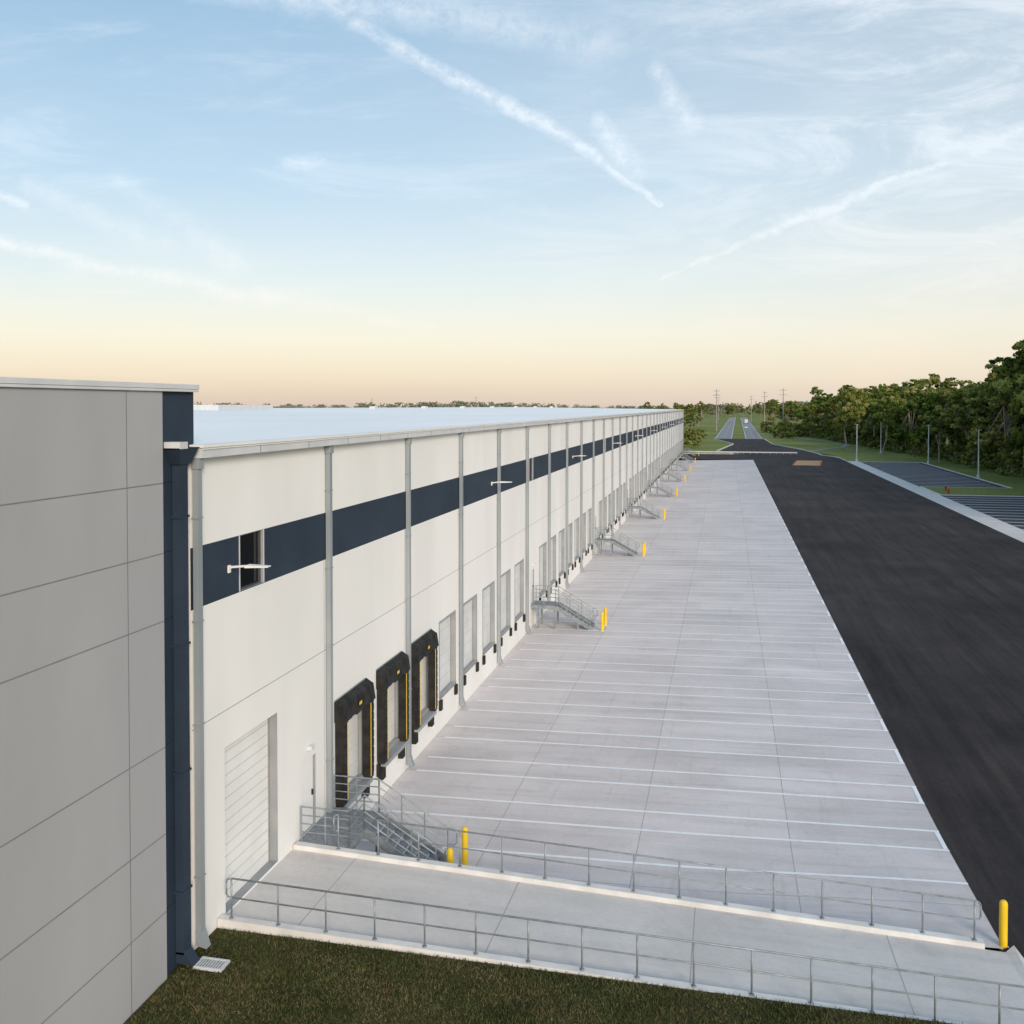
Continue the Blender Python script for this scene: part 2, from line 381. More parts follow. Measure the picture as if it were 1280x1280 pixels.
while y<YEND: r.box(WX+.301,WX+.308,y-.02,y+.02,13.36,13.555,2); y+=3.05
r.build('eave_gutter',[M_trim,M_doorw,M_down],parent=bld)
r=B()
for y in [20.82]+[DS0+S*k for k in range(nb+1)]:
    yy=min(y,YEND-.15)
    bot=1.7 if y<28 else 0.35
    r.box(WX+.03,WX+.18,yy-.09,yy+.09,bot+.2,13.36,0)
    r.hexa([(WX+.03,yy-.10,bot-.15),(WX+.32,yy-.10,bot-.2),(WX+.32,yy+.10,bot-.2),(WX+.03,yy+.10,bot-.15),(WX+.03,yy-.10,bot+.2),(WX+.19,yy-.10,bot+.2),(WX+.19,yy+.10,bot+.2),(WX+.03,yy+.10,bot+.2)],0)
    for z in (3.2,6.9,9.4,11.9): r.box(WX+.005,WX+.19,yy-.12,yy+.12,z,z+.04,0)
    r.box(WX+.02,WX+.22,yy-.12,yy+.12,13.1,13.355,0)
r.build('downspouts',[M_down],parent=bld)
r=B(); XR=-61
r.quad((WX+.2,Y0,13.66),(WX+.2,YEND,13.66),(XR,YEND,14.36),(XR,Y0,14.36)); r.quad((XR,Y0,14.36),(XR,YEND,14.36),(XB,YEND,13.6),(XB,Y0,13.6))
r.quad((WX,YEND,13.4),(XB,YEND,13.4),(XR,YEND,14.36),(WX,YEND,13.66))
r.build('roof',[M_roof],parent=bld)
r=B()
r.box(-54,-50,88,100,14.2,14.75,0); r.tube((-38,58,13.9),(-38,58,14.75),.22,.22,12,0); r.tube((-38,58,14.75),(-38,58,15.1),.34,.05,12,0)
for k in range(7): r.box(-50,-49.2,130+k*24,131.2+k*24,14.1,14.6,0)
r.build('roof_vents',[M_trim],parent=bld)
gz=15.0; e=B()
XG=WX
e.quad((XG,-45,-.4),(XG,19.55,-.4),(XG,19.55,gz),(XG,-45,gz),0)
e.quad((XG,19.55,-.4),(XG-.06,19.55,-.4),(XG-.06,19.55,gz),(XG,19.55,gz),1)
YN=20.95
e.quad((XG-.06,19.55,-.4),(XG-.06,Y0,-.4),(XG-.06,Y0,gz),(XG-.06,19.55,gz),1)
e.quad((XG-.06,Y0,13.70),(XG-.06,YN,13.70),(XG-.06,YN,gz),(XG-.06,Y0,gz),1)
e.quad((XG-.06,YN,13),(XB,YN,13),(XB,YN,gz),(XG-.06,YN,gz),0)
e.quad((XB,-45,-.4),(XB,-45,gz),(XG,-45,gz),(XG,-45,-.4),0)
e.quad((XB,-45,gz),(XB,YN,gz),(XG,YN,gz),(XG,-45,gz),2)
for z in (12.85,11.25,9.7,6.8,4.8,3.0):
    e.quad((XG+.003,-45,z-.013),(XG+.003,19.55,z-.013),(XG+.003,19.55,z+.013),(XG+.003,-45,z+.013),3)
    e.quad((XG-.057,19.56,z-.012),(XG-.057,Y0,z-.012),(XG-.057,Y0,z+.012),(XG-.057,19.56,z+.012),4)
for y in (18.2,10.4,2.6,-5,-13): e.quad((XG+.004,y-.011,-.4),(XG+.004,y+.011,-.4),(XG+.004,y+.011,gz),(XG+.004,y-.011,gz),3)
e.build('end_wall_gray',[M_gray,M_navy,M_roof,M_jointd,M_jointn],parent=bld)
c=B(); c.box(XG-.4,XG+.07,-45,YN+.06,gz+.003,gz+.12,0); c.box(XB,XG-.4,YN-.3,YN+.06,gz+.003,gz+.12,0)
c.box(XG-.055,XG+.06,-45,YN+.05,gz-.06,gz,0)
c.build('parapet_coping',[M_trim],parent=bld,bevel=.01)
c=B()
c.hexa([(XG-.05,19.92,13.25),(XG+.2,19.92,13.25),(XG+.2,20.38,13.25),(XG-.05,20.38,13.25),(XG-.05,19.7,13.62),(XG+.34,19.7,13.62),(XG+.34,20.5,13.62),(XG-.05,20.5,13.62)],0)
c.box(XG-.05,XG+.36,19.67,20.0,13.622,13.78,1)
c.box(XG-.05,XG+.35,19.67,20.53,13.62,13.64,0)
c.box(XG-.04,XG+.17,19.98,20.3,1.75,13.25,0)
c.hexa([(XG-.04,19.98,1.55),(XG+.4,19.98,1.5),(XG+.4,20.3,1.5),(XG-.04,20.3,1.55),(XG-.04,19.98,1.8),(XG+.17,19.98,1.8),(XG+.17,20.3,1.8),(XG-.04,20.3,1.8)],0)
for z in (3.2,6,9,12): c.box(XG-.055,XG+.185,19.93,20.35,z,z+.05,0)
c.build('conductor_head_downspout',[M_navy,M_trim],parent=bld)
# drain grate at foot of navy downspout
c=B(); x0,y0=-12.12,20.02; x1,y1=x0+.72,y0+.42
for a,b_,p,q in ((x0,x1,y0,y0+.05),(x0,x1,y1-.05,y1),(x0,x0+.05,y0+.051,y1-.051),(x1-.05,x1,y0+.051,y1-.051)): c.box(a,b_,p,q,1.42,1.50,0)
c.box(x0+.05,x1-.05,y0+.05,y1-.05,1.42,1.455,1)
for i in range(9):
    xx=x0+.10+i*.068; c.box(xx-.016,xx+.016,y0+.052,y1-.052,1.46,1.49,0)
c.build('drain_grate',[M_trim,M_frame])

def wall_light():
    g=B()
    g.box(0.002,.05,-.06,.06,-.14,.06); g.box(.05,.10,-.03,.03,-.03,.03)
    g.hexa([(.06,-.04,-.02),(.6,-.04,.04),(.6,.04,.04),(.06,.04,-.02),(.06,-.04,.04),(.6,-.04,.09),(.6,.04,.09),(.06,.04,.04)])
    g.hexa([(.52,-.15,.02),(1.15,-.11,.05),(1.15,.11,.05),(.52,.15,.02),(.52,-.14,.09),(1.15,-.09,.08),(1.15,.09,.08),(.52,.14,.09)])
    return g
wl=wall_light().build('wall_light',[M_doorw],loc=(WX,22.45,10.45),bevel=.012)
k=1
while 22.45+28.35*k<YEND:
    o=link_copy(wl,'wall_light',(WX,22.45+28.35*k,10.42)); k+=1

def shelter(name,yc):
    g=B(); z0,z1=FLOOR-.1,4.78; D=.30
    for s in (-1,1):
        a=yc+s*1.40; b_=yc+s*1.04
        lo,hi=min(a,b_),max(a,b_)
        g.box(WX+.003,WX+D,lo,hi,z0,z1-.02,0)
        for i in range(9):
            z=z0+.15+i*(z1-z0-.5)/9; g.box(WX+D+.001,WX+D+.02,lo+.02,hi-.02,z,z+.24,0)
        yy=yc+s*1.06; g.box(WX+D+.021,WX+D+.03,yy-.03,yy+.03,z0+.1,z1-.6,1)
    n=8
    for i in range(n):
        a=yc-1.44+2.88*i/n; b_=yc-1.44+2.88*(i+1)/n; q=.03*((i*7)%3)
        g.hexa([(WX+.003,a,z1-.55+q),(WX+D+.06,a,z1-.6+q),(WX+D+.06,b_,z1-.6+q),(WX+.003,b_,z1-.55+q),(WX+.003,a,z1+.14),(WX+D-.05+q,a,z1-.03),(WX+D-.05+q,b_,z1-.03),(WX+.003,b_,z1+.14)],0)
    g.box(WX+D+.062,WX+D+.066,yc-.12,yc+.12,z1-.35,z1-.24,1)
    g.box(WX+.003,WX+.32,yc-1.25,yc+1.25,FLOOR-.25,FLOOR-.10,2)
    for s in (-1,1): g.box(WX+.003,WX+.2,yc+s*1.1-.16,yc+s*1.1+.16,FLOOR-.75,FLOOR-.26,0)
    return g.build(name,[M_black,M_yellow,M_jamb],bevel=.015)
for c_ in (30.65,34.5,38.35): shelter('dock_shelter',c_)

def staircase(name,ya,yb,yl0,zb):
    g=B(); xl=-10.85; xe=-8.55; zt=FLOOR
    g.box(WX+.02,xl,yl0,yb,zt-.06,zt-.01,1)
    for y in (yl0,yb): g.box(WX+.02,xl,y-.03,y+.03,zt-.22,zt,0)
    g.box(xl-.03,xl+.03,yl0,yb,zt-.22,zt,0)
    n=8; 
    for i in range(n):
        x=xl+(xe-xl)*(i+.0)/n; z=zt-(zt-zb)*(i+1)/(n+1)
        g.box(x+.02,x+.31,ya+.04,yb-.04,z-.04,z,1)
        g.box(x+.29,x+.32,ya+.04,yb-.04,z-.05,z+.003,0)
    for y in (ya,yb): g.beam((xl,y,zt-.1),(xe+.1,y,zb+.05),.05,.26,0)
    for x in (WX+.5,xl-.06):
        for y in (yl0,yb): g.box(x-.05,x+.05,y-.05,y+.05,-.2,zt-.22,0)
    for y in (ya,yb): g.box(xe-.8-.04,xe-.8+.04,y-.04,y+.04,-.2,zb+.4,0)
    H=1.05
    rails=(1.0,.76,.52,.28)
    def rail(p0,p1,cnt):
        for k in rails: g.tube((p0[0],p0[1],p0[2]+H*k),(p1[0],p1[1],p1[2]+H*k),.02 if k<1 else .024,n=6,m=0)
        for i in range(cnt+1):
            t=i/cnt; p=[p0[q]*(1-t)+p1[q]*t for q in range(3)]; g.tube((p[0],p[1],p[2]-.1),(p[0],p[1],p[2]+H),.022,n=6,m=0)
    rail((WX+.12,yb,zt),(xl,yb,zt),2); rail((xl,yb,zt),(xe,yb,zb+.12),3)
    rail((WX+.12,yl0,zt),(xl,yl0,zt),2); rail((xl,ya,zt),(xe,ya,zb+.12),3)
    if ya-yl0>.3: rail((xl,yl0,zt),(xl,ya,zt),1)
    for y in (ya,yb):
        z=zb+.12+H; g.path([(xe,y,z),(xe+.22,y,z-.02),(xe+.3,y,z-.12),(xe+.3,y,z-.45),(xe+.2,y,z-.53),(xe,y,z-.52)],.024,n=6)
    return g.build(name,[M_galv,M_grate])
staircase('metal_staircase',27.65,28.95,26.45,0.08)
s1=staircase('metal_staircase',0,1.3,0,0.08); s1.location=(0,stair_y[0],0)
for y in stair_y[1:]: link_copy(s1,'metal_staircase',(0,y,0))
g=B(); r_=.10
prof=[(0,-.1),(r_,-.1),(r_,1.12),(r_*.9,1.17),(r_*.6,1.205),(r_*.25,1.22)]
for (ra,za),(rb,zb_) in zip(prof[1:-1],prof[2:]): g.tube((0,0,za),(0,0,zb_),ra,rb,20,0,cap=False)
g.tube((0,0,1.2199),(0,0,1.22),r_*.25,r_*.2,20,0)
g.tube((0,0,0),(0,0,.02),r_*1.5,r_*1.4,20,1)
bo=g.build('yellow_bollard',[M_yellow,M_curb],smooth=False,loc=(-8.0,29.0,0.09))
link_copy(bo,'yellow_bollard',(-8.05,27.5,0.09)); link_copy(bo,'yellow_bollard',(7.0,26.5,0.72))
for y in stair_y:
    for q in (-.15,1.45): link_copy(bo,'yellow_bollard',(-7.75,y+q,hc(-7.75,y)))

# ------------------------------------------------------------------ right side trailer parking
g=B()
g.box(30.3,33.3,60,165,.2,.402,0); g.box(30.3,33.3,165,262,.2,.402,0)
g.build('trailer_pad_concrete',[M_ramp])
g=B(); g.quad((33.3,60,.385),(48,60,.385),(48,164,.385),(33.3,164,.385)); g.quad((33.3,180,.385),(48,180,.385),(48,258,.385),(33.3,258,.385)); g.build('trailer_stalls_pavement',[M_asph3])
g=B()
for y0,y1 in ((62,163),(181,257)):
    y=y0
    while y<y1:
        g.quad((33.35,y-.16,.393),(46.8,y-.16,.393),(46.8,y+.16,.393),(33.35,y+.16,.393))
        g.quad((31.6,y-.1,.41),(33.3,y-.1,.41),(33.3,y+.1,.41),(31.6,y+.1,.41)); y+=3.66
g.build('trailer_stall_markings',[M_paint])
g=B()
for x0,x1,y0,y1 in ((48,48.2,60,164.2),(48,48.2,180,258),(33.3,48.2,164,164.2),(33.3,48.2,179.8,180),(33.3,48.2,258,258.2),(33.3,33.5,164.2,179.8),(30.3,30.5,262,276)):
    g.box(x0,x1,y0,y1,.2,.53,0)
pts=[(30.4,276),(29.5,284),(27,290),(26.8,300),(24,330),(17,370),(16,430)]
for a,b_ in zip(pts[:-1],pts[1:]): g.beam((a[0],a[1],.42),(b_[0],b_[1],.42),.3,.24)
pts=[(-60,292),(2,292),(1,300),(-3,312),(2.6,370),(-5.5,430)]
for a,b_ in zip(pts[:-1],pts[1:]): g.beam((a[0],a[1],.42),(b_[0],b_[1],.42),.3,.24)
g.build('kerb',[M_curb])
g=B(); g.box(33.5,48,164.2,179.8,.2,.5); g.build('grass_island',[M_grass])
g=B(); pts=[(26.5,318),(32,335),(40,352),(44,375),(42,400),(34,430),(30,470)]
P3=[]
for a,b_ in zip(pts[:-1],pts[1:]):
    for t in (0,.5): P3.append((a[0]+(b_[0]-a[0])*t,a[1]+(b_[1]-a[1])*t))
for a,b_ in zip(P3[:-1],P3[1:]): g.quad((a[0]-1.0,a[1],.36),(a[0]+1.0,a[1],.36),(b_[0]+1.0,b_[1],.36),(b_[0]-1.0,b_[1],.36))
g.build('footpath',[M_asph2])
g=B(); g.quad((15.5,240,.398),(22,240,.398),(24.5,262,.398),(18,262,.398),0)
for i in range(8):
    y=241.5+i*2.5; q=(y-240)*.1136; g.quad((15.9+q,y,.404),(21.5+q,y,.404),(21.6+q,y+.35,.404),(16+q,y+.35,.404),1)
g.build('painted_crossing',[M_orange,M_paint])
g=B(); g.tube((0,0,0),(0,0,.7),.3,.3,14,1); g.tube((0,0,.7),(0,0,9.6),.16,.09,12,0)
for s in (-1,1):
    g.tube((0,0,9.5),(s*.25,0,9.6),.04,.04,8,0); g.box(min(s*.2,s*.5),max(s*.2,s*.5),-.15,.15,9.56,9.64,0)
lp=g.build('light_pole',[M_trim,M_curb],loc=(48.9,206,.3))
for x,y in ((49.2,256),(33.0,262),(50,352),(46,310),(49,140),(49,90)): link_copy(lp,'light_pole',(x,y,.3))
g=B(); g.tube((0,0,0),(0,0,.1),.2,.2,12); g.tube((0,0,.1),(0,0,.65),.13,.13,12); g.tube((0,0,.65),(0,0,.78),.16,.06,12); g.tube((-.25,0,.48),(.25,0,.48),.07,.07,10); g.tube((0,-.22,.42),(0,0,.42),.09,.09,10); g.tube((0,0,.78),(0,0,.85),.03,.03,6)
h=g.build('fire_hydrant',[M_red],loc=(35,166,.5)); link_copy(h,'fire_hydrant',(35.8,172,.5))
g=B()
for i in range(18):
    x=-12+i*1.9; g.tube((x,294,.3),(x,294,1.1),.05,n=6)
g.box(-12.2,20.4,293.9,293.95,.75,1.1); g.build('guard_rail',[M_trim])
g=B()
for a,b_ in ((-5,2.5),(8,15.5)):
    o=lambda x,y: x+(y-430)*0.0114
    g.quad((o(a,430),430,.40),(o(b_,430),430,.40),(o(b_,1250),1250,.40),(o(a,1250),1250,.40),0)
    for q in (a+.3,b_-.45): g.quad((o(q,430),430,.42),(o(q+.15,430),430,.42),(o(q+.15,1250),1250,.42),(o(q,1250),1250,.42),1)
    y=432
    while y<1200:
        q=(a+b_)/2; g.quad((o(q,y),y,.42),(o(q+.15,y),y,.42),(o(q+.15,y+3),y+3,.42),(o(q,y+3),y+3,.42),1); y+=12
g.build('highway_road',[M_asph2,M_paint])
g=B(); g.tube((0,0,0),(0,0,24),.36,.18,10,0)
for z,l in ((23,1.7),(20.5,2.1)):
    g.box(-l,l,-.1,.1,z-.12,z+.12,0)
    for s in (-1,0.55,1): g.tube((s*l*.95,0,z+.12),(s*l*.95,0,z+.6),.09,.06,6,1)
up=g.build('utility_pole',[M_wood,M_trim],loc=(-5.5+.0,560,.3))
for x,y in ((-7,720),(24,640),(30,540),(22,900),(-8,1000),(-250,950),(-420,1100)): link_copy(up,'utility_pole',(x,y,.3))
def car(name,loc,mat,L_=4.5,Wd=1.8,Hh=1.45,truck=False):
    g=B()
    if not truck: prof=[(-L_/2,.35),(-L_/2,.8),(-L_*.42,.95),(-L_*.28,1.0),(-L_*.14,Hh),(L_*.2,Hh),(L_*.36,.98),(L_/2,.9),(L_/2,.35)]
    else: prof=[(-L_/2,.5),(-L_/2,3.3),(L_*.2,3.3),(L_*.2,2.4),(L_*.33,2.4),(L_*.4,1.5),(L_/2,1.35),(L_/2,.5)]
    n=len(prof); i=len(g.v)
    for s in (-1,1):
        for y,z in prof: g.v.append((s*Wd/2*(0.86 if z>1.1 and not truck else 1),y,z))
    g.f.append(tuple(range(i,i+n))); g.m.append(0); g.f.append(tuple(reversed(range(i+n,i+2*n)))); g.m.append(0)
    for k in range(n):
        k2=(k+1)%n; g.f.append((i+k,i+n+k,i+n+k2,i+k2)); g.m.append(1 if (not truck and k in (3,5)) else 0)
    for y in (-L_*.31,L_*.31):
        for s in (-1,1): g.tube((s*(Wd/2-.2),y,.34),(s*(Wd/2+.02),y,.34),.34,.34,14,2)
    ob=g.build(name,[mat,M_glass,M_black],loc=loc); return ob
car('car',(8.5+4,640,.42),M_doorw); car('delivery_truck',(16,820,.42),M_doorw,7.5,2.3,truck=True); car('car',(3,760,.42),M_jamb)

# ------------------------------------------------------------------ trees
def leaf_mat(name,c1,c2,tr=0.35):
    m=bpy.data.materials.new(name); m.use_nodes=True; nt=m.node_tree; nt.nodes.clear(); L=nt.links.new
    o=N(nt,'ShaderNodeOutputMaterial'); oi=N(nt,'ShaderNodeObjectInfo')
    r=N(nt,'ShaderNodeValToRGB'); r.color_ramp.elements[0].position=.0; r.color_ramp.elements[1].position=1
    r.color_ramp.elements[0].color=(*c1,1); r.color_ramp.elements[1].color=(*c2,1); L(oi.outputs['Random'],r.inputs[0])
    d=N(nt,'ShaderNodeBsdfDiffuse'); L(r.outputs[0],d.inputs[0])
    if tr>0:
        t=N(nt,'ShaderNodeBsdfTranslucent'); L(r.outputs[0],t.inputs[0])
        mx=N(nt,'ShaderNodeMixShader'); mx.inputs[0].default_value=tr; L(d.outputs[0],mx.inputs[1]); L(t.outputs[0],mx.inputs[2]); L(mx.outputs[0],o.inputs[0])
    else: L(d.outputs[0],o.inputs[0])
    return m
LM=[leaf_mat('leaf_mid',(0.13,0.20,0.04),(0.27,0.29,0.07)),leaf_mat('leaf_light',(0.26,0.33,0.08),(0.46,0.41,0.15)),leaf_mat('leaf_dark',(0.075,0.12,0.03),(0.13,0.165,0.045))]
LH=[leaf_mat('hazed_leaf_mid',(0.24,0.265,0.20),(0.27,0.285,0.22),0),leaf_mat('hazed_leaf_light',(0.28,0.30,0.23),(0.31,0.32,0.25),0),leaf_mat('hazed_leaf_dark',(0.21,0.23,0.19),(0.24,0.255,0.20),0)]  # distant leaves: aerial haze painted in as paler, greyer base colours
M_bark=noise_mat('bark',(0.20,0.18,0.14),(0.36,0.32,0.27),2,0.9)
def tree_mesh(name,H,R,nclump,nleaf,seed,mats,trunk_frac=.35,leaf=.42):
    rs=np.random.RandomState(seed); g=B()
    p=np.array([0,0,-.3]); r=.018*H; segs=5; pts=[p]
    for i in range(segs):
        q=p+np.array([rs.randn()*.02*H,rs.randn()*.02*H,H*.75/segs]); g.tube(p,q,r,r*.78,7,3,cap=False); r*=.78; p=q; pts.append(p)
    V=[];MI=[]
    cz0=H*trunk_frac; 
    lobes=[]
    nl=rs.randint(8,13)
    for i in range(nl):
        a=rs.rand()*2*pi; rr=R*rs.uniform(.2,.8); z=rs.uniform(cz0+.08*H,H*.92)
        k=1-((z-(cz0+H)/2)/((H-cz0)/2))**2*.6
        lobes.append((np.array([cos(a)*rr*k,sin(a)*rr*k,z]),R*rs.uniform(.24,.46)))
    lobes.append((np.array([0,0,H*.86]),R*.36))
    for c,rad in lobes:
        s=pts[rs.randint(2,len(pts))]; g.tube(s,s*.45+c*.55+[0,0,-.2],.008*H,.005*H,5,3,cap=False); g.tube(s*.45+c*.55+[0,0,-.2],c,.005*H,.001*H,5,3,cap=False)
    for i in range(nclump):
        c,rad=lobes[rs.randint(len(lobes))]
        d=rs.randn(3); d/=np.linalg.norm(d); cc=c+d*rad*rs.uniform(.5,1.12)*np.array([1,1,.8]); cr=rad*rs.uniform(.18,.36)
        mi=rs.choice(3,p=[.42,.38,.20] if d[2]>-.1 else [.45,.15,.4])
        n=nleaf
        dd=rs.randn(n,3); dd/=np.linalg.norm(dd,axis=1)[:,None]; pos=cc+dd*(cr*rs.rand(n,1)**.4)*[1.1,1.1,.75]
        # leaves face outwards from the crown so the outer shell catches the light
        oc=(pos-np.array([0,0,(cz0+H)/2-1.5])); oc/=np.linalg.norm(oc,axis=1)[:,None]
        nn=rs.randn(n,3)*.55+dd*.5+oc*.8+[0,0,.2]; nn/=np.linalg.norm(nn,axis=1)[:,None]
        u=np.cross(nn,rs.randn(n,3)); u/=np.linalg.norm(u,axis=1)[:,None]; w_=np.cross(nn,u)
        s=leaf*rs.uniform(.5,1.1,(n,1)); 
        q=np.stack([pos-u*s*.5,pos-w_*s*.38,pos+u*s*.5,pos+w_*s*.38],1); V.append(q.reshape(-1,3)); MI+= [mi]*n
    V=np.concatenate(V); b0=len(g.v); nv=len(V)//4
    verts=g.v+V.tolist(); faces=g.f+[(b0+4*i,b0+4*i+1,b0+4*i+2,b0+4*i+3) for i in range(nv)]
    me=bpy.data.meshes.new(name); me.from_pydata(verts,[],faces)
    for m in mats+[M_bark]: me.materials.append(m)
    me.polygons.foreach_set('material_index',g.m+MI); me.update(); return me
protos=[tree_mesh('deciduous_tree_mesh',rh,rr,170,50,10+i,LM,tf,.62) for i,(rh,rr,tf) in enumerate([(18,6.5,.22),(20,5.8,.26),(16,6.5,.18),(21,6.5,.28),(15,5.3,.12),(18,5.4,.3)])]
lone=tree_mesh('broad_tree_mesh',20.5,9.5,210,50,99,LM,.30,.62)
bush=tree_mesh('shrub_mesh',4,2.6,60,40,50,LM,.02,.45)
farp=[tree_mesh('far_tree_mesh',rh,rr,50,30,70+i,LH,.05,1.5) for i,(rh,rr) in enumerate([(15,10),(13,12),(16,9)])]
def put(me,name,x,y,z=.25,s=1,parent=None,rot=None):
    o=bpy.data.objects.new(name,me); o.location=(x,y,z); o.rotation_euler=(0,0,random.random()*6.28 if rot is None else rot); o.scale=(s*random.uniform(.9,1.1),s*random.uniform(.9,1.1),s)
    scene.collection.objects.link(o)
    if parent: o.parent=parent
    return o
def edge(y):
    if y<270: return 60
    if y<350: return 60-(y-270)*.1
    return 52-(y-350)*.085
def hs(y):
    if y<232: return 1.72
    if y<255: return 1.45
    if y<330: return 1.22
    return 1.16
rnd=random.Random(3)
y=95
while y<420:
    put(rnd.choice(protos),'deciduous_tree',edge(y)+rnd.uniform(-1.5,3),y,s=rnd.uniform(.72,1.04)*hs(y)); y+=rnd.uniform(6,9)
put(lone,'deciduous_tree',39.5,336,s=1.06,rot=1.0); put(protos[1],'deciduous_tree',45,300,s=.85); put(protos[5],'deciduous_tree',53,262,s=.8)
wood=empty('woodland')
for row in range(1,5):
    y=90
    while y<520:
        put(rnd.choice(protos),'tree',edge(y)+row*9+rnd.uniform(-3,3),y+rnd.uniform(-3,3),s=rnd.uniform(.78,1.08)*hs(y)+row*.02,parent=wood); y+=rnd.uniform(9,13)
und=empty('undergrowth')
y=95
while y<520:
    put(bush,'shrub',edge(y)-3+rnd.uniform(-2,2.5),y,s=rnd.uniform(.5,1.1),parent=und)
    if rnd.random()<.8: put(bush,'shrub',edge(y)+3+rnd.uniform(-2,2.5),y,s=rnd.uniform(1,1.8),parent=und)
    y+=rnd.uniform(2.5,4.5)
mid=empty('roadside_trees')
for i in range(44):
    y=rnd.uniform(440,720); put(rnd.choice(protos),'tree',rnd.uniform(-55,-14)-(y-440)*.02,y,s=rnd.uniform(.38,.62),parent=mid)
for i in range(40):
    y=rnd.uniform(700,1300); put(rnd.choice(protos),'tree',rnd.choice((rnd.uniform(-90,-18),rnd.uniform(34,120))),y,s=rnd.uniform(.7,1.0),parent=mid)
for i in range(40):
    y=rnd.uniform(1260,1450); put(rnd.choice(protos),'tree',rnd.uniform(-70,110),y,s=rnd.uniform(.7,1.0),parent=mid)
for i in range(70):
    y=rnd.uniform(430,900); put(rnd.choice(protos),'tree',max(edge(min(y,520))+rnd.uniform(-8,120)-(y-520)*.01,30),y,s=rnd.uniform(.75,1.1),parent=mid)
for i in range(60):
    y=rnd.uniform(330,450); put(bush,'shrub',rnd.uniform(-40,-9),y,s=rnd.uniform(.5,1.5),parent=mid)
for i in range(30):
    y=rnd.uniform(440,560); put(bush,'shrub',rnd.uniform(20,38),y,s=rnd.uniform(.6,1.6),parent=mid)
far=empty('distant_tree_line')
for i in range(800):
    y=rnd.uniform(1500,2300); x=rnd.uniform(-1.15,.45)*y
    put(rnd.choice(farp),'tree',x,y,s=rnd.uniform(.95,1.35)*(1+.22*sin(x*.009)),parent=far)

# ------------------------------------------------------------------ world
wd=bpy.data.worlds.new('World'); scene.world=wd; wd.use_nodes=True; nt=wd.node_tree; nt.nodes.clear(); L=nt.links.new
try:
    wd.cycles.sampling_method='MANUAL'; wd.cycles.sample_map_resolution=256
except Exception as ex: print(ex)
SUN_EL=radians(19); SUN_AZ=radians(148)
out=N(nt,'ShaderNodeOutputWorld')
sky=N(nt,'ShaderNodeTexSky',sky_type='NISHITA'); sky.sun_disc=False; sky.sun_elevation=SUN_EL; sky.sun_rotation=SUN_AZ; sky.air_density=1; sky.dust_density=2
bg1=N(nt,'ShaderNodeBackground'); bg1.inputs[1].default_value=0.055; L(sky.outputs[0],bg1.inputs[0])
tc=N(nt,'ShaderNodeTexCoord'); D=tc.outputs['Generated']
def mth(op,a,b_=None,c=None,clamp=False):
    n=N(nt,'ShaderNodeMath',operation=op); n.use_clamp=clamp
    for i,v in enumerate((a,b_,c)):
        if v is None: continue
        if isinstance(v,(int,float)): n.inputs[i].default_value=v
        else: L(v,n.inputs[i])
    return n.outputs[0]
def vm(op,a,b_=None,s=None,o=0):
    n=N(nt,'ShaderNodeVectorMath',operation=op)
    for i,v in enumerate((a,b_)):
        if v is None: continue
        if isinstance(v,tuple): n.inputs[i].default_value=v
        else: L(v,n.inputs[i])
    if s is not None:
        if isinstance(s,(int,float)): n.inputs['Scale'].default_value=s
        else: L(s,n.inputs['Scale'])
    return n.outputs[o]
def mr(x,a,b_,c,d,t='SMOOTHSTEP'):
    r=N(nt,'ShaderNodeMapRange',interpolation_type=t); r.inputs[1].default_value=a; r.inputs[2].default_value=b_; r.inputs[3].default_value=c; r.inputs[4].default_value=d; L(x,r.inputs[0]); return r.outputs[0]
HD=radians(12.59)   # heading of the cloud field (fixed compass bearing)
F=(-sin(HD),cos(HD),0); R=(cos(HD),sin(HD),0)
df=vm('DOT_PRODUCT',D,F,o=1); dr=vm('DOT_PRODUCT',D,R,o=1); sp=N(nt,'ShaderNodeSeparateXYZ'); L(D,sp.inputs[0]); dz=sp.outputs[2]
den=mth('MAXIMUM',df,0.05); u=mth('DIVIDE',dr,den); v=mth('DIVIDE',dz,den); front=mr(df,0.1,0.4,0,1)
cb=N(nt,'ShaderNodeCombineXYZ'); L(u,cb.inputs[0]); L(v,cb.inputs[1]); P=cb.outputs[0]
def noise(vec,scale,detail=4,rough=.55,dist=0):
    n=N(nt,'ShaderNodeTexNoise'); n.inputs['Scale'].default_value=scale; n.inputs['Detail'].default_value=detail; n.inputs['Roughness'].default_value=rough; n.inputs['Distortion'].default_value=dist; L(vec,n.inputs['Vector']); return n
wn=noise(P,12,5,.7); wobble=vm('SCALE',vm('SUBTRACT',wn.outputs['Color'],(.5,.5,.5)),s=.026)
P2=vm('MULTIPLY',vm('ADD',P,wobble),(1,1,0))
def seg(a,b_,w0,w1,i0,i1):
    ba=(b_[0]-a[0],b_[1]-a[1],0); l2=ba[0]**2+ba[1]**2
    pa=vm('SUBTRACT',P2,(a[0],a[1],0)); h=mth('DIVIDE',vm('DOT_PRODUCT',pa,ba,o=1),l2,clamp=True)
    pr=N(nt,'ShaderNodeVectorMath',operation='SCALE'); pr.inputs[0].default_value=ba; L(h,pr.inputs['Scale'])
    dd=vm('LENGTH',vm('SUBTRACT',pa,pr.outputs[0]),o=1)
    w=mth('MULTIPLY_ADD',h,w1-w0,w0); q=mth('SUBTRACT',1,mth('DIVIDE',dd,w),clamp=True)
    return mth('MULTIPLY',q,mth('MULTIPLY_ADD',h,i1-i0,i0))
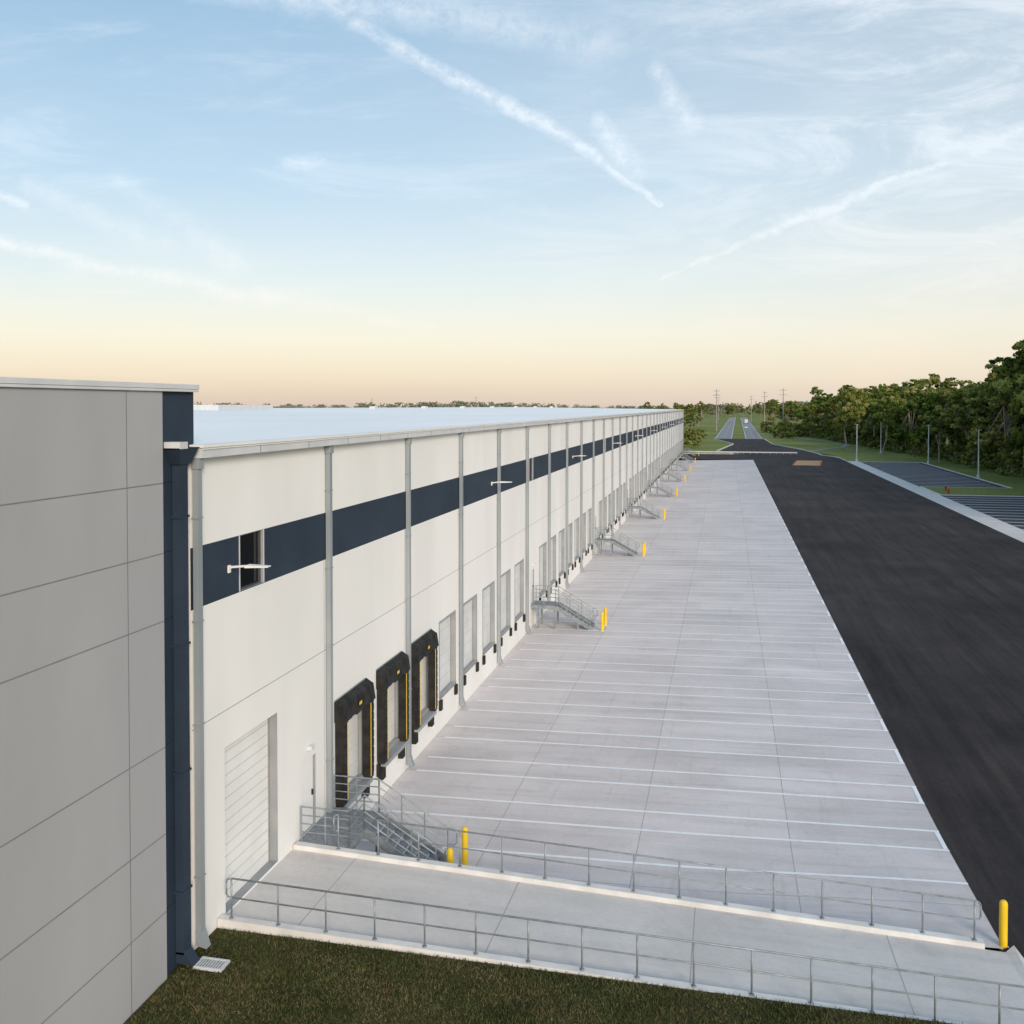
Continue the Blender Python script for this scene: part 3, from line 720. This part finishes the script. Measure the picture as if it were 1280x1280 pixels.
segs=[((-.24,.445),(-.12,.372),.015,.011,.6,.9),((-.12,.372),(0,.307),.011,.010,1,1.2),((0,.307),(.092,.257),.011,.008,1.3,1.2),((.092,.257),(.154,.209),.007,.004,1.0,1.1),
((-.33,.43),(-.117,.411),.02,.024,.6,.8),((-.117,.411),(.092,.373),.024,.034,.7,.4),
((-.56,.175),(-.367,.134),.010,.010,1,.8),((-.367,.134),(-.242,.111),.011,.015,.8,.7),((-.242,.111),(-.083,.08),.015,.009,.6,.4),
((.158,.134),(.258,.175),.003,.005,.6,1),((.258,.175),(.367,.223),.006,.006,1.2,1.2),((.367,.223),(.446,.25),.006,.004,1.2,.8),((.48,.268),(.56,.296),.012,.014,.6,.8),
((-.5,.2275),(-.358,.165),.014,.02,.4,.4),((-.408,.236),(-.29,.1525),.014,.022,.35,.35),
((.092,.294),(.125,.25),.014,.02,.9,.8),((.15,.348),(.179,.298),.012,.02,.8,.7),((-.229,.25),(-.2,.255),.010,.008,.7,.5),((-.55,.224),(-.504,.208),.009,.006,.9,.7)]
tot=None
for s in segs:
    q=seg(*s); tot=q if tot is None else mth('MAXIMUM',tot,q)
brk=mr(noise(P,34,5,.75).outputs['Fac'],.35,.62,.3,1.0); trail=mth('MULTIPLY',tot,brk)
mp=N(nt,'ShaderNodeMapping'); mp.inputs['Rotation'].default_value=(0,0,radians(-18)); mp.inputs['Scale'].default_value=(1.3,4.2,1); L(P,mp.inputs[0])
n1=noise(mp.outputs[0],3.0,9,.72,.9).outputs['Fac']
mp2=N(nt,'ShaderNodeMapping'); mp2.inputs['Rotation'].default_value=(0,0,radians(14)); mp2.inputs['Scale'].default_value=(1.2,6,1); mp2.inputs['Location'].default_value=(3,1,0); L(P,mp2.inputs[0])
n2=noise(mp2.outputs[0],2.8,8,.7,.6).outputs['Fac']
rightm=mr(u,-.02,.42,.06,1); highm=mr(v,.02,.2,.55,1)
cir=mth('MULTIPLY',mr(n1,.40,.66,0,1),mth('MULTIPLY',rightm,highm))
cir2=mth('MULTIPLY',mr(n2,.47,.72,0,.6),mr(v,.0,.08,.8,1))
cloud=mth('ADD',mth('MULTIPLY',cir,.9),mth('MULTIPLY',cir2,.55))
cloud=mth('ADD',cloud,mth('MULTIPLY',trail,1.0)); cloud=mth('MULTIPLY',cloud,front,clamp=True); cloud=mth('MULTIPLY',cloud,.82)
el=mth('MAXIMUM',dz,0)
ramp=N(nt,'ShaderNodeValToRGB'); cr=ramp.color_ramp; L(el,ramp.inputs[0])
stops=[(0,(.74,.57,.46)),(.03,(.81,.66,.50)),(.07,(.80,.705,.56)),(.13,(.64,.67,.65)),(.22,(.43,.56,.655)),(.38,(.28,.445,.59)),(1,(.20,.36,.56))]
cr.elements[0].position=stops[0][0]; cr.elements[0].color=(*stops[0][1],1); cr.elements[1].position=1; cr.elements[1].color=(*stops[-1][1],1)
for p_,c_ in stops[1:-1]:
    e_=cr.elements.new(p_); e_.color=(*c_,1)
pale=N(nt,'ShaderNodeMix',data_type='RGBA'); L(mth('MULTIPLY',mr(u,-.4,.6,0,.38),front),pale.inputs[0]); L(ramp.outputs[0],pale.inputs[6]); pale.inputs[7].default_value=(.78,.75,.68,1)
cc=N(nt,'ShaderNodeMix',data_type='RGBA'); L(mr(el,.02,.25,0,1),cc.inputs[0]); cc.inputs[6].default_value=(.88,.71,.58,1); cc.inputs[7].default_value=(.84,.87,.88,1)
mix=N(nt,'ShaderNodeMix',data_type='RGBA'); L(cloud,mix.inputs[0]); L(pale.outputs[2],mix.inputs[6]); L(cc.outputs[2],mix.inputs[7])
bg2=N(nt,'ShaderNodeBackground'); bg2.inputs[1].default_value=.88; L(mix.outputs[2],bg2.inputs[0])
ad=N(nt,'ShaderNodeAddShader'); L(bg1.outputs[0],ad.inputs[0]); L(bg2.outputs[0],ad.inputs[1]); L(ad.outputs[0],out.inputs[0])

# sun
sl=bpy.data.lights.new('sun','SUN'); sl.energy=2.75; sl.angle=radians(18); sl.color=(1,.87,.74)
so=bpy.data.objects.new('sun',sl); scene.collection.objects.link(so)
import mathutils
sd=mathutils.Vector((sin(SUN_AZ)*cos(SUN_EL),cos(SUN_AZ)*cos(SUN_EL),sin(SUN_EL)))
so.rotation_euler=sd.to_track_quat('Z','Y').to_euler(); so.location=(60,-60,60)
# camera
cd=bpy.data.cameras.new('camera'); co=bpy.data.objects.new('camera',cd); scene.collection.objects.link(co)
co.location=(0,0,14.6); co.rotation_euler=(radians(90-1.3),0,radians(12.59)); cd.sensor_width=36; cd.lens=33.75; cd.shift_y=-0.082; cd.clip_end=20000; cd.clip_start=.1
scene.camera=co
scene.view_settings.view_transform='Standard'; scene.view_settings.look='None'; scene.view_settings.exposure=0
